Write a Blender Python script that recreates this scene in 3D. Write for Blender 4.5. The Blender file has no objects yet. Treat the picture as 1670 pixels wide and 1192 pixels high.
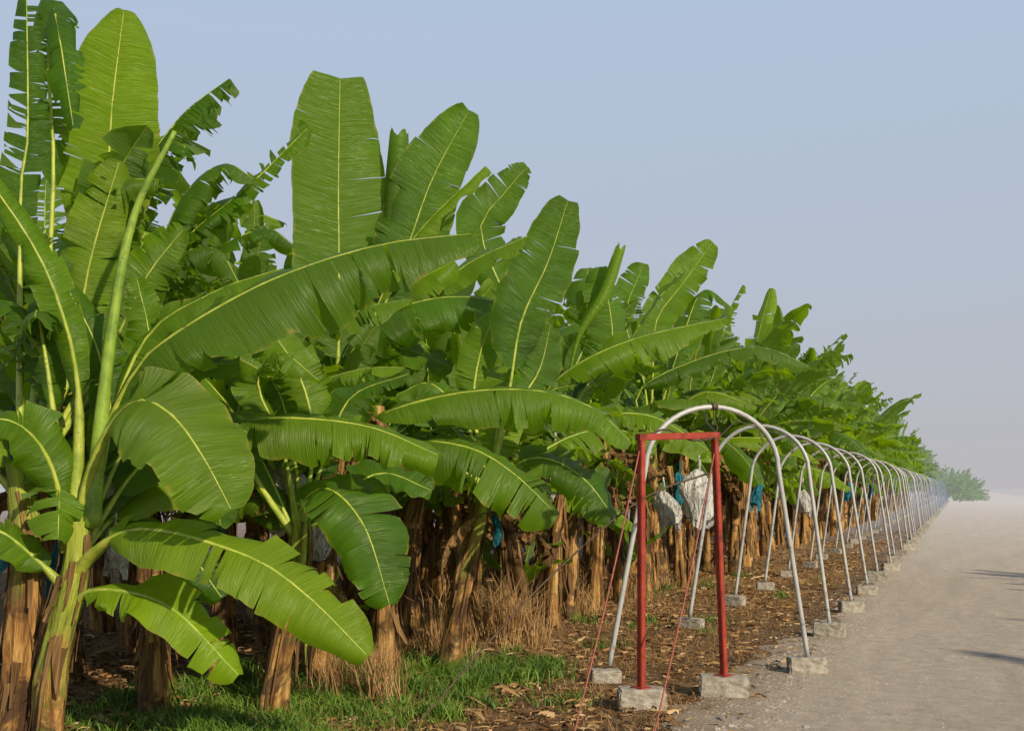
import bpy, math, random
from mathutils import Vector, Matrix
R = random.Random(11)
scene = bpy.context.scene
COL = scene.collection
RIGHT = Vector((.9259, .3777, 0)); FWD = Vector((-.3777, .9259, 0)); UP = Vector((0, 0, 1))
HAZE = (.46, .48, .53)  # glow colour of the haze painted into far surfaces

# ------------------------------------------------------------------ materials
def new_mat(name):
    m = bpy.data.materials.new(name); m.use_nodes = True
    nt = m.node_tree; nt.nodes.clear()
    return m, nt
def N(nt, t, **kw):
    n = nt.nodes.new(t)
    for k, v in kw.items(): setattr(n, k, v)
    return n
def L(nt, a, b): nt.links.new(a, b)
def mixc(nt, fac, a, b, bt='MIX'):
    n = N(nt, 'ShaderNodeMix', data_type='RGBA', blend_type=bt)
    for s, v in ((0, fac), (6, a), (7, b)):
        if isinstance(v, bpy.types.NodeSocket): L(nt, v, n.inputs[s])
        elif s == 0: n.inputs[0].default_value = v
        else: n.inputs[s].default_value = (*v, 1) if len(v) == 3 else v
    return n.outputs[2]
def math_(nt, op, a, b=None, clamp=False):
    n = N(nt, 'ShaderNodeMath', operation=op, use_clamp=clamp)
    for i, v in enumerate((a, b)):
        if v is None: continue
        if isinstance(v, bpy.types.NodeSocket): L(nt, v, n.inputs[i])
        else: n.inputs[i].default_value = v
    return n.outputs[0]
def mrange(nt, v, a, b, c=0., d=1.):
    n = N(nt, 'ShaderNodeMapRange'); L(nt, v, n.inputs[0])
    for i, x in enumerate((a, b, c, d)): n.inputs[i + 1].default_value = x
    return n.outputs[0]
def ramp(nt, fac, stops, interp='LINEAR'):
    n = N(nt, 'ShaderNodeValToRGB'); n.color_ramp.interpolation = interp
    e = n.color_ramp.elements
    while len(e) < len(stops): e.new(.5)
    for i, (p, c) in enumerate(stops):
        e[i].position = p; e[i].color = (*c, 1) if isinstance(c, tuple) else (c, c, c, 1)
    L(nt, fac, n.inputs[0]); return n.outputs[0]
def noise(nt, vec, scale, detail=4, rough=.55, dist=0):
    n = N(nt, 'ShaderNodeTexNoise'); n.inputs['Scale'].default_value = scale
    n.inputs['Detail'].default_value = detail; n.inputs['Roughness'].default_value = rough
    n.inputs['Distortion'].default_value = dist
    if vec is not None: L(nt, vec, n.inputs['Vector'])
    return n.outputs[0]
def scaled(nt, vec, s):
    n = N(nt, 'ShaderNodeMapping'); n.inputs['Scale'].default_value = s
    L(nt, vec, n.inputs['Vector']); return n.outputs[0]
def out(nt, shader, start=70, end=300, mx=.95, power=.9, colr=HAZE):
    """painted haze: emission mixed into the shader, rising with distance from the world origin"""
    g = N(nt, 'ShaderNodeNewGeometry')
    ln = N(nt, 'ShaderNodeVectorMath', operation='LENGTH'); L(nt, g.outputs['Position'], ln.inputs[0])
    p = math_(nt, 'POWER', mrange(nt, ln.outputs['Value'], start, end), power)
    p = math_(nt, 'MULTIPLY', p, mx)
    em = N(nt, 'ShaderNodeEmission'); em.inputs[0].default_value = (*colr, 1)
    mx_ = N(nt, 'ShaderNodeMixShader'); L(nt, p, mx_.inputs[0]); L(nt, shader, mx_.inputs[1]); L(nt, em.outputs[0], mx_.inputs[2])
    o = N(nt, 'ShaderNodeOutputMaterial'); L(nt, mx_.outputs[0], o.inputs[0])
def bump(nt, h, strength=.3, dist=.01):
    b = N(nt, 'ShaderNodeBump'); b.inputs['Strength'].default_value = strength; b.inputs['Distance'].default_value = dist
    L(nt, h, b.inputs['Height']); return b.outputs[0]
def princ(nt, col, rough=.6, metal=0, normal=None, spec=.5):
    p = N(nt, 'ShaderNodeBsdfPrincipled')
    if isinstance(col, bpy.types.NodeSocket): L(nt, col, p.inputs['Base Color'])
    else: p.inputs['Base Color'].default_value = (*col, 1)
    if isinstance(rough, bpy.types.NodeSocket): L(nt, rough, p.inputs['Roughness'])
    else: p.inputs['Roughness'].default_value = rough
    p.inputs['Metallic'].default_value = metal
    p.inputs['Specular IOR Level'].default_value = spec
    if normal is not None: L(nt, normal, p.inputs['Normal'])
    return p.outputs[0]

def leaf_material():
    m, nt = new_mat('banana_leaf_blade')
    uv = N(nt, 'ShaderNodeUVMap').outputs[0]
    sep = N(nt, 'ShaderNodeSeparateXYZ'); L(nt, uv, sep.inputs[0])
    av = math_(nt, 'ABSOLUTE', sep.outputs[1])
    vein = noise(nt, scaled(nt, uv, (135, 1.0, 1)), 1, 1, .6)
    band = noise(nt, scaled(nt, uv, (16, .6, 1)), 1, 2, .6)
    tc = N(nt, 'ShaderNodeTexCoord')
    blot = noise(nt, tc.outputs['Object'], 2.3, 3)
    tint = N(nt, 'ShaderNodeAttribute', attribute_name='tint').outputs['Fac']
    rnd = N(nt, 'ShaderNodeObjectInfo').outputs['Random']
    v = math_(nt, 'ADD', math_(nt, 'MULTIPLY', vein, .5), math_(nt, 'MULTIPLY', band, .5))
    base = ramp(nt, v, [(.26, (.026, .082, .004)), (.5, (.056, .150, .006)), (.76, (.125, .255, .010))])
    base = mixc(nt, mrange(nt, blot, .4, .65, 0, .65), base, (.024, .068, .008))
    base = mixc(nt, math_(nt, 'MULTIPLY', tint, .9), base, mixc(nt, v, (.15, .275, .003), (.30, .45, .010)))
    base = mixc(nt, mrange(nt, rnd, .55, 1, 0, .42), base, (.18, .26, .010))
    base = mixc(nt, mrange(nt, rnd, .42, 0, 0, .5), base, (.022, .064, .010))
    edge = math_(nt, 'ADD', av, math_(nt, 'MULTIPLY', noise(nt, scaled(nt, uv, (5, 2, 1)), 1, 3), .5))
    base = mixc(nt, mrange(nt, edge, 1.2, 1.3, 0, .85), base, (.30, .25, .04))
    base = mixc(nt, mrange(nt, edge, 1.31, 1.37), base, (.15, .08, .025))
    sp = noise(nt, tc.outputs['Object'], 34, 1)
    base = mixc(nt, mrange(nt, sp, .70, .80, 0, .5), base, (.28, .24, .08))
    g = N(nt, 'ShaderNodeNewGeometry')
    under = mixc(nt, .5, base, (.14, .21, .07))
    colr = mixc(nt, g.outputs['Backfacing'], base, under)
    nm = bump(nt, v, .75, .03)
    p = princ(nt, colr, ramp(nt, blot, [(.3, .33), (.7, .50)]), 0, nm, .42)
    t = N(nt, 'ShaderNodeBsdfTranslucent')
    tc2 = mixc(nt, .62, base, (.50, .80, .0)); L(nt, tc2, t.inputs[0])
    mx = N(nt, 'ShaderNodeMixShader'); mx.inputs[0].default_value = .42
    L(nt, p, mx.inputs[1]); L(nt, t.outputs[0], mx.inputs[2])
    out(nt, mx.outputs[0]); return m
def rib_material(name, a, b):
    m, nt = new_mat(name)
    tc = N(nt, 'ShaderNodeTexCoord')
    n = noise(nt, tc.outputs['Object'], 9, 3)
    n2 = noise(nt, tc.outputs['Object'], 45, 2)
    c = ramp(nt, n, [(.3, a), (.6, b)])
    c = mixc(nt, mrange(nt, n2, .62, .75), c, (.12, .08, .02))
    out(nt, princ(nt, c, .5)); return m
def dry_material():
    m, nt = new_mat('dry_banana_leaf')
    uv = N(nt, 'ShaderNodeUVMap').outputs[0]
    n = noise(nt, scaled(nt, uv, (40, 3, 1)), 1, 3)
    tint = N(nt, 'ShaderNodeAttribute', attribute_name='tint').outputs['Fac']
    c = ramp(nt, n, [(.3, (.06, .030, .012)), (.5, (.23, .125, .046)), (.72, (.48, .32, .15))])
    c = mixc(nt, math_(nt, 'MULTIPLY', tint, .75), c, (.09, .048, .022))
    sh = princ(nt, c, .8, 0, bump(nt, n, .5, .01), .2)
    t = N(nt, 'ShaderNodeBsdfTranslucent'); L(nt, c, t.inputs[0])
    mx = N(nt, 'ShaderNodeMixShader'); mx.inputs[0].default_value = .25; L(nt, sh, mx.inputs[1]); L(nt, t.outputs[0], mx.inputs[2])
    out(nt, mx.outputs[0]); return m
def litter_material():
    m, nt = new_mat('dry_litter')
    tint = N(nt, 'ShaderNodeAttribute', attribute_name='tint').outputs['Fac']
    c = ramp(nt, tint, [(0., (.09, .045, .02)), (.35, (.21, .11, .044)), (.75, (.36, .22, .10)), (1., (.50, .36, .20))])
    out(nt, princ(nt, c, .85, 0, None, .2)); return m
def trunk_material():
    m, nt = new_mat('banana_pseudostem')
    uv = N(nt, 'ShaderNodeUVMap').outputs[0]
    sep = N(nt, 'ShaderNodeSeparateXYZ'); L(nt, uv, sep.inputs[0])
    oi = N(nt, 'ShaderNodeObjectInfo').outputs['Random']
    off = N(nt, 'ShaderNodeCombineXYZ'); L(nt, math_(nt, 'MULTIPLY', oi, 37.), off.inputs[2])
    va = N(nt, 'ShaderNodeVectorMath', operation='ADD'); L(nt, uv, va.inputs[0]); L(nt, off.outputs[0], va.inputs[1])
    n = noise(nt, scaled(nt, va.outputs[0], (10, 1.6, 1)), 1, 6, .68, .5)
    big = noise(nt, scaled(nt, va.outputs[0], (2.6, 2.6, 1)), 1, 5, .7, .6)
    c = ramp(nt, n, [(.3, (.035, .016, .007)), (.42, (.17, .075, .020)), (.54, (.42, .225, .065)), (.72, (.62, .43, .19))])
    c = mixc(nt, mrange(nt, big, .47, .58, 0, .88), c, (.042, .021, .012))
    hi = math_(nt, 'ADD', sep.outputs[1], math_(nt, 'MULTIPLY', big, 1.6))
    gr = ramp(nt, n, [(.36, (.09, .055, .012)), (.47, (.25, .30, .035)), (.7, (.42, .46, .08))])
    c = mixc(nt, mrange(nt, hi, 2.5, 3.0), c, gr)
    out(nt, princ(nt, c, .65, 0, bump(nt, n, .9, .05), .3)); return m
def simple_noise_mat(name, stops, scale, rough=.8, metal=0, bs=.4, bd=.01, spec=.4, coord='Object', det=5, **hz):
    m, nt = new_mat(name)
    tc = N(nt, 'ShaderNodeTexCoord')
    n = noise(nt, tc.outputs[coord], scale, det, .62)
    out(nt, princ(nt, ramp(nt, n, stops), rough, metal, bump(nt, n, bs, bd) if bs else None, spec), **hz); return m

M_LEAF = leaf_material(); M_RIB = rib_material('banana_leaf_midrib', (.18, .26, .02), (.38, .43, .06)); M_DRY = dry_material(); M_TRUNK = trunk_material(); M_LIT = litter_material()
M_SPEAR = rib_material('rolled_leaf', (.11, .20, .015), (.22, .34, .03))
M_CONC = simple_noise_mat('weathered_concrete', [(.3, (.17, .145, .115)), (.5, (.31, .275, .23)), (.7, (.45, .41, .355))], 12, .9, 0, .8, .03, start=40, end=200)
M_RED = simple_noise_mat('red_painted_steel', [(.32, (.08, .022, .014)), (.42, (.24, .032, .020)), (.6, (.31, .045, .028)), (.74, (.28, .10, .06))], 9, .65, 0, .3, .004, .3)
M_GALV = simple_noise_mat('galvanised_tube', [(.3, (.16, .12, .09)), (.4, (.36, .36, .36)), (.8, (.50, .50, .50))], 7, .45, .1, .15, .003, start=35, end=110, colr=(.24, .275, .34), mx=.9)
M_CABLE = simple_noise_mat('steel_cable', [(.3, (.05, .03, .02)), (.7, (.14, .09, .06))], 30, .6, .4)
M_REDC = simple_noise_mat('red_cable', [(.3, (.20, .045, .03)), (.7, (.36, .11, .08))], 30, .6, .0)
M_GRASS = simple_noise_mat('grass_blades', [(.3, (.035, .085, .006)), (.7, (.13, .225, .02))], 2, .6, 0, .0)
M_STRAW = simple_noise_mat('dry_straw', [(.3, (.18, .085, .03)), (.7, (.48, .30, .13))], 4, .8, 0, .0)
M_STONE = simple_noise_mat('pebbles', [(.3, (.22, .185, .155)), (.7, (.48, .42, .36))], 5, .9, 0, 0)

def bag_material(name, stops, trans):
    m, nt = new_mat(name)
    tc = N(nt, 'ShaderNodeTexCoord')
    n = noise(nt, scaled(nt, tc.outputs['Object'], (4, 4, 1.4)), 2.1, 3, .6, .8)
    p = princ(nt, ramp(nt, n, stops), .5, 0, bump(nt, n, 1., .12), .3)
    t = N(nt, 'ShaderNodeBsdfTranslucent'); t.inputs[0].default_value = (*trans, 1)
    mx = N(nt, 'ShaderNodeMixShader'); mx.inputs[0].default_value = .3
    L(nt, p, mx.inputs[1]); L(nt, t.outputs[0], mx.inputs[2]); out(nt, mx.outputs[0]); return m
M_WBAG = bag_material('white_plastic_film', [(.3, (.42, .41, .41)), (.5, (.62, .61, .60)), (.65, (.80, .79, .77))], (.6, .6, .6))
M_BBAG = bag_material('blue_plastic_film', [(.3, (.006, .10, .15)), (.7, (.03, .27, .37))], (.04, .34, .46))

def ground_material():
    m, nt = new_mat('plantation_soil')
    tc = N(nt, 'ShaderNodeNewGeometry').outputs['Position']
    a = noise(nt, tc, .9, 4, .6); b = noise(nt, tc, 9, 6, .7); c3 = noise(nt, tc, 60, 2, .6)
    c = ramp(nt, b, [(.3, (.075, .040, .020)), (.48, (.21, .12, .058)), (.62, (.34, .22, .12)), (.8, (.46, .35, .23))])
    c = mixc(nt, ramp(nt, a, [(.45, 0.), (.65, .5)]), c, (.10, .055, .028))
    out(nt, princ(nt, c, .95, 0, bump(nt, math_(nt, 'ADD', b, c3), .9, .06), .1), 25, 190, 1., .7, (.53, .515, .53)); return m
def road_material():
    m, nt = new_mat('compacted_dirt_road')
    tc = N(nt, 'ShaderNodeNewGeometry').outputs['Position']
    a = noise(nt, scaled(nt, tc, (2.2, .3, 1)), .9, 6, .7, .3); b = noise(nt, tc, 6, 10, .78); c3 = noise(nt, tc, 55, 5, .8)
    c = ramp(nt, a, [(.3, (.40, .33, .27)), (.5, (.52, .435, .36)), (.7, (.66, .56, .465))])
    c = mixc(nt, .42, c, ramp(nt, b, [(.36, (.27, .22, .18)), (.5, (.52, .44, .365)), (.66, (.76, .655, .55))]))
    c = mixc(nt, mrange(nt, c3, .55, .68, 0, .55), c, (.28, .23, .19))
    c = mixc(nt, mrange(nt, c3, .46, .36, 0, .4), c, (.72, .63, .535))
    sp = N(nt, 'ShaderNodeSeparateXYZ'); L(nt, tc, sp.inputs[0])
    eg = math_(nt, 'ADD', sp.outputs[0], math_(nt, 'MULTIPLY', noise(nt, tc, 1.4, 7, .78), 1.9))
    c = mixc(nt, mrange(nt, eg, -1.05, -.2, .85, 0), c, (.28, .195, .13))
    h = math_(nt, 'ADD', math_(nt, 'MULTIPLY', b, 1.), math_(nt, 'MULTIPLY', c3, .6))
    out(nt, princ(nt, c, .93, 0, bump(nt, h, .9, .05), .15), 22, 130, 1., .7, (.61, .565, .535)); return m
M_GROUND = ground_material(); M_ROAD = road_material()

# ------------------------------------------------------------------ mesh builder
class MB:
    def __init__(s): s.v = []; s.f = []; s.m = []; s.uv = []; s.t = []
    def add(s, co, uv=(0, 0), t=0.):
        s.v.append((co[0], co[1], co[2])); s.uv.append(uv); s.t.append(t); return len(s.v) - 1
    def face(s, idx, mat=0): s.f.append(idx); s.m.append(mat)
    def mesh(s, name, mats, smooth=True):
        me = bpy.data.meshes.new(name); me.from_pydata(s.v, [], s.f)
        for m in mats: me.materials.append(m)
        me.polygons.foreach_set('material_index', s.m)
        me.polygons.foreach_set('use_smooth', [smooth] * len(s.f))
        ul = me.uv_layers.new(name='UVMap'); flat = []
        for f in s.f:
            for i in f: flat.extend(s.uv[i])
        ul.data.foreach_set('uv', flat)
        at = me.attributes.new('tint', 'FLOAT', 'POINT'); at.data.foreach_set('value', s.t)
        me.update(); return me
def obj(name, data, loc=(0, 0, 0), parent=None, **props):
    o = bpy.data.objects.new(name, data); COL.objects.link(o); o.location = loc
    if parent: o.parent = parent
    for k, v in props.items(): o[k] = v
    return o

def catmull(pts, n):
    P = [Vector(p) for p in pts]
    P = [P[0] * 2 - P[1]] + P + [P[-1] * 2 - P[-2]]
    dense = []
    for i in range(1, len(P) - 2):
        p0, p1, p2, p3 = P[i - 1:i + 3]
        for k in range(14):
            t = k / 14
            dense.append(.5 * ((2 * p1) + (p2 - p0) * t + (2 * p0 - 5 * p1 + 4 * p2 - p3) * t * t + (3 * p1 - p0 - 3 * p2 + p3) * t ** 3))
    dense.append(P[-2].copy())
    d = [0]
    for a, b in zip(dense, dense[1:]): d.append(d[-1] + (b - a).length)
    tot = d[-1]; res = []; j = 0
    for i in range(n + 1):
        s = tot * i / n
        while j < len(d) - 2 and d[j + 1] < s: j += 1
        u = (s - d[j]) / max(1e-6, d[j + 1] - d[j]); res.append(dense[j].lerp(dense[j + 1], min(1, max(0, u))))
    return res, tot

def tube(mb, pts, radii, mat=0, sides=8, t=0., caps=True):
    prev = None; rings = []
    ref = None
    for i, p in enumerate(pts):
        a = pts[max(0, i - 1)]; b = pts[min(len(pts) - 1, i + 1)]; T = (b - a).normalized()
        if ref is None: ref = T.orthogonal().normalized()
        ref = (ref - T * ref.dot(T)).normalized(); B = T.cross(ref)
        ring = [mb.add(p + (ref * math.cos(2 * math.pi * k / sides) + B * math.sin(2 * math.pi * k / sides)) * radii[i], (k / sides, i * .05), t) for k in range(sides)]
        if prev:
            for k in range(sides): mb.face((prev[k], prev[(k + 1) % sides], ring[(k + 1) % sides], ring[k]), mat)
        prev = ring; rings.append(ring)
    if caps:
        mb.face(tuple(reversed(rings[0])), mat); mb.face(tuple(rings[-1]), mat)

def add_leaf(mb, pts, W, pet=.14, face=None, side=None, fold=.4, tears=6, gap=.006, rag=.03, dvar=.35,
             tint=0., dry=False, cols=26, nv=4, r0=.032, pw=.45, roll=0., rnd=R, ripple=.045, tipcut=0., jag=.12, spear=None):
    NS = 44
    P, LEN = catmull(pts, NS)
    if spear == 'shoot':
        rad = [r0 * (1 - .72 * (i / NS)) * (1 + .04 * math.sin(i * .7)) for i in range(NS + 1)]
        tube(mb, P, rad, 3, 10, tint); return
    if spear == 'rolled':
        prev = None
        for i in range(NS + 1):
            u = i / NS; T = (P[min(NS, i + 1)] - P[max(0, i - 1)]).normalized(); A_ = T.cross(Vector((.3, .8, .1))).normalized(); B_ = T.cross(A_)
            r = .02 if u < .45 else .02 + (r0 - .02) * min(1, (u - .45) / .25) ** .8
            if u > .85: r *= 1 - (u - .85) * 1.2
            op = 5.6 if u < .55 else 5.6 - 1.0 * (u - .55)
            ring = [mb.add(P[i] + (A_ * math.cos(op * k / 13 + 1.2) + B_ * math.sin(op * k / 13 + 1.2)) * r * (1 + .35 * k / 13 * u) + T * (.05 * math.sin(k * 1.7) if i == NS else 0), (u * LEN, k / 13 * .8), .6) for k in range(14)]
            if prev:
                for k in range(13): mb.face((prev[k], prev[k + 1], ring[k + 1], ring[k]), 0)
            prev = ring
        return
    fr = []
    for i in range(NS + 1):
        T = (P[min(NS, i + 1)] - P[max(0, i - 1)]).normalized()
        if side is not None: S = side - T * side.dot(T)
        else: S = T.cross(face)
        if S.length < 1e-3: S = T.orthogonal()
        S.normalize(); Nn = S.cross(T)
        if roll:
            q = Matrix.Rotation(roll * (.4 + .6 * i / NS), 3, T); S = q @ S; Nn = q @ Nn
        fr.append((T, S, Nn))
    def at(t):
        x = max(0, min(1, t)) * NS; i = min(NS - 1, int(x)); u = x - i
        p = P[i].lerp(P[i + 1], u)
        return p, fr[i][0].lerp(fr[i + 1][0], u).normalized(), fr[i][1].lerp(fr[i + 1][1], u).normalized(), fr[i][2].lerp(fr[i + 1][2], u).normalized()
    k = 16; tp = []; tr = []
    for i in range(k + 1):
        t = i / k * .995 * (1 - tipcut * .8); p, T, S, Nn = at(t)
        r = r0 * (1 - .5 * min(1, t / pet)) if t < pet else min(r0 * .5, .0185) * (1 - .85 * (t - pet) / (1 - pet))
        tp.append(p - Nn * r * .5); tr.append(max(r, .0025))
    tube(mb, tp, tr, 2 if dry else 1, 6, tint, False)
    ph = rnd.uniform(0, 6.28); fq = rnd.uniform(6, 11)
    mat = 2 if dry else 0
    tmax = 1 - tipcut
    for s in (-1, 1):
        Wh = W * rnd.uniform(.88, 1.06); wf = rnd.uniform(5, 12); wp = rnd.uniform(0, 6)
        ts = []; c0 = rnd.uniform(.2, .9)
        for _ in range(tears):
            if rnd.random() < .5: ts.append(min(.97, max(.06, rnd.gauss(c0, .08))))
            else: ts.append(rnd.uniform(.06, .97))
        ts.sort()
        bounds = [b for b in [0] + ts + [tmax] if b <= tmax]
        for a, b in zip(bounds, bounds[1:]):
            if b - a < .01: continue
            m = max(1, int(math.ceil((b - a) * cols)))
            v0 = rnd.uniform(0.1, .9) if rnd.random() < .8 else 0.
            df = rnd.uniform(-dvar, dvar * 1.4); g = gap * (rnd.uniform(.05, .7) if rnd.random() < .7 else rnd.uniform(1, 3.5))
            tw = rnd.uniform(-.6, .6) * dvar; sl = 1 - ((rnd.random() ** 2) * jag if tears else 0)
            grid = []
            for j in range(m + 1):
                row = []
                edgec = (1 - rag * rnd.random()) * sl
                tb = a + (b - a) * j / m
                for q in range(nv + 1):
                    v = q / nv
                    vv = max(0, (v - v0) / (1 - v0)) if v0 < 1 else 0
                    tt = tb + (g * (1 - 2 * j / m) * vv if tears else 0)
                    tt = max(0., min(1., tt))
                    p, T, S, Nn = at(pet + (1 - pet) * tt)
                    pr = math.sin(math.pi * max(0.0, min(1, (tt * .985 + .004))) ** .86) ** pw * (1 + .05 * math.sin(wf * tt + wp))
                    w = Wh * pr * edgec
                    y = z = 0.; st = 8
                    f1 = fold + (df + tw * (j / m - .5)) * vv
                    n_ = max(1, int(st * v))
                    if v > 0:
                        for e in range(n_):
                            vm = (e + .5) / n_ * v; an = f1 * (.35 + .9 * vm) - .12
                            y += math.cos(an) * w * v / n_; z -= math.sin(an) * w * v / n_
                    z += ripple * math.sin(fq * tt + ph + s) * v * v + ripple * .45 * math.sin(fq * 4.3 * tt + ph * 2) * v
                    co = p + S * (s * y) + Nn * z + T * (w * .2 * v)
                    row.append(mb.add(co, (tt * LEN + s * 3.1, s * v), tint))
                grid.append(row)
            for j in range(m):
                for q in range(nv):
                    f = (grid[j][q], grid[j + 1][q], grid[j + 1][q + 1], grid[j][q + 1])
                    mb.face(f if s < 0 else tuple(reversed(f)), mat)

def arc_points(base, az, e0, length, droop, rnd, swing=.3):
    p = Vector(base); pts = [p.copy()]; n = 7; a = az; sw = rnd.uniform(-swing, swing); kink = rnd.uniform(1.0, 2.4)
    for i in range(n):
        s = (i + .5) / n; e = e0 - droop * s ** kink; a += sw / n
        p = p + Vector((math.cos(a) * math.cos(e), math.sin(a) * math.cos(e), math.sin(e))) * (length / n)
        pts.append(p.copy())
    return pts

def rand_leaf(mb, base, az, e0, rnd, length=None, droop=None, dry=False, **kw):
    length = length or rnd.uniform(2.1, 2.8)
    if droop is None: droop = rnd.uniform(.5, 1.5) * (1.15 - .55 * e0)
    side = Vector((math.sin(az), -math.cos(az), 0))
    a = dict(fold=rnd.uniform(.25, 1.0), tears=rnd.choice((5, 10, 18, 28, 40)), gap=rnd.uniform(.003, .012), tint=rnd.random() ** 2.2,
             roll=rnd.uniform(-.6, .6), dvar=rnd.uniform(.3, .85), W=rnd.uniform(.28, .40))
    a.update(kw)
    add_leaf(mb, arc_points(base, az, e0, length, droop, rnd), side=side, dry=dry, rnd=rnd, **a)

def trunk_mesh(pts, r0, r1, rnd, flakes=9, name='trunk', grn=2.55, curl=1.):
    mb = MB(); P, LEN = catmull(pts, 22); S = 16; NP = 22
    prev = None; off = grn - LEN
    ph = [rnd.uniform(0, 6.28) for _ in range(4)]
    for i, p in enumerate(P):
        u = i / NP; r = (r0 + (r1 - r0) * u + .02 * math.exp(-u * 12)) * (1 + .06 * math.sin(u * 17 + ph[3]))
        ring = []
        for k in range(S + 1):
            a = 2 * math.pi * k / S
            rr = r * (1 + .10 * math.sin(3 * a + ph[0] + u * 5) + .08 * math.sin(5 * a + ph[1] - u * 9) + rnd.uniform(-.05, .05))
            ring.append(mb.add(p + Vector((math.cos(a) * rr, math.sin(a) * rr, 0 if i else -.06)), (k / S, u * LEN + off)))
        if prev:
            for k in range(S): mb.face((prev[k], prev[k + 1], ring[k + 1], ring[k]), 0)
        prev = ring
    for _ in range(flakes):
        a0 = rnd.uniform(0, 6.28); wd = rnd.uniform(.06, .35); u0 = rnd.uniform(.15, .98); ln = rnd.uniform(.1, .6)
        dark = rnd.random(); cu = (rnd.uniform(.0, .03) if rnd.random() < .65 else rnd.uniform(.05, .14)) * curl; grid = []; sk = rnd.uniform(-.4, .4)
        for j in range(6):
            s = j / 5; z = u0 * LEN - s * ln
            if z < .01: z = .01
            i = min(NP - 1, int(z / LEN * NP)); c = P[i].lerp(P[i + 1], z / LEN * NP - i)
            r = r0 + (r1 - r0) * z / LEN + .02 * math.exp(-z / LEN * 12)
            row = []
            for k in range(4):
                q = k / 3 - .5; a = a0 + q * wd * 2 * (1 - .75 * s) + sk * s
                rr = r * 1.08 + .006 + cu * s * s + abs(q) * .02 * s + rnd.uniform(0, .008)
                row.append(mb.add(c + Vector((math.cos(a) * rr, math.sin(a) * rr, rnd.uniform(-.01, .01) * (z > .1))), (a * .4, z), dark))
            grid.append(row)
        for j in range(5):
            for k in range(3): mb.face((grid[j][k], grid[j + 1][k], grid[j + 1][k + 1], grid[j][k + 1]), 1)
    return mb.mesh(name, [M_TRUNK, M_DRY])

LM = [M_LEAF, M_RIB, M_DRY, M_SPEAR]
def new_plant(loc, label, group='banana plants growing in rows', name='banana_plant'):
    return obj(name, None, loc, label=label, category='banana plant', group=group)

# ------------------------------------------------------------------ generic plant kinds
GEN = []
NG = 10
for k in range(NG):
    rnd = random.Random(100 + k); H = rnd.uniform(2.3, 2.9)
    lean = Vector((rnd.uniform(-.25, .25), rnd.uniform(-.25, .25), 0))
    tm = trunk_mesh([Vector((0, 0, 0)), Vector((lean.x * .3, lean.y * .3, H * .45)), Vector((lean.x, lean.y, H))], rnd.uniform(.085, .115), .072, rnd, 26, 'trunk')
    leaves = []
    n = rnd.randint(13, 15); a0 = rnd.uniform(0, 6.28)
    for i in range(n):
        u = i / (n - 1); az = a0 + i * 2.399 + rnd.uniform(-.3, .3)
        e0 = math.radians(80 - 72 * u ** .8 + rnd.uniform(-8, 8))
        mb = MB()
        ln = rnd.uniform(2.2, 2.8) if u < .25 else rnd.uniform(1.8, 2.5)
        dr = rnd.uniform(.3, 1.1) if u < .25 else rnd.uniform(.7, 1.6)
        rand_leaf(mb, (lean.x, lean.y, H - .1 - .42 * u), az, e0, rnd, ln, dr, r0=.034, cols=20, nv=3,
                  fold=rnd.uniform(.15, .7) if u < .25 else rnd.uniform(.45, 1.2), W=rnd.uniform(.27, .39))
        leaves.append(mb)
    for d in range(rnd.randint(2, 4)):
        mb = MB(); rand_leaf(mb, (lean.x, lean.y, H - rnd.uniform(.2, .7)), rnd.uniform(0, 6.28), math.radians(-15), rnd, rnd.uniform(.7, 1.4), 1.5, dry=True,
                             cols=12, nv=2, fold=1.4, W=rnd.uniform(.05, .11), tears=10, gap=.02, r0=.012, dvar=.8)
        leaves.append(mb)
    lm = [b.mesh('leaf', LM) for b in leaves]
    big = MB()
    for b in leaves:
        o = len(big.v); big.v += b.v; big.uv += b.uv; big.t += b.t; big.m += b.m
        big.f += [tuple(i + o for i in f) for f in b.f]
    GEN.append((tm, lm, big.mesh('crown', LM), big))
GLAB = ['tall banana plant with torn arching leaves and brown husked stem',
        'dense banana plant with upright green leaves beside the dirt track',
        'banana plant with split drooping leaves over brown leaf litter']
def place_generic(x, y, k, rot, s, detailed, sz=None):
    tm, lm, cm, _ = GEN[k]
    e = new_plant((x, y, 0), GLAB[k % 3]); e.rotation_euler = (0, 0, rot); e.scale = (s, s, sz or s)
    obj('trunk', tm, parent=e)
    if detailed:
        for m in lm: obj('leaf', m, parent=e)
    else:
        obj('crown', cm, parent=e)
    return e

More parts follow.
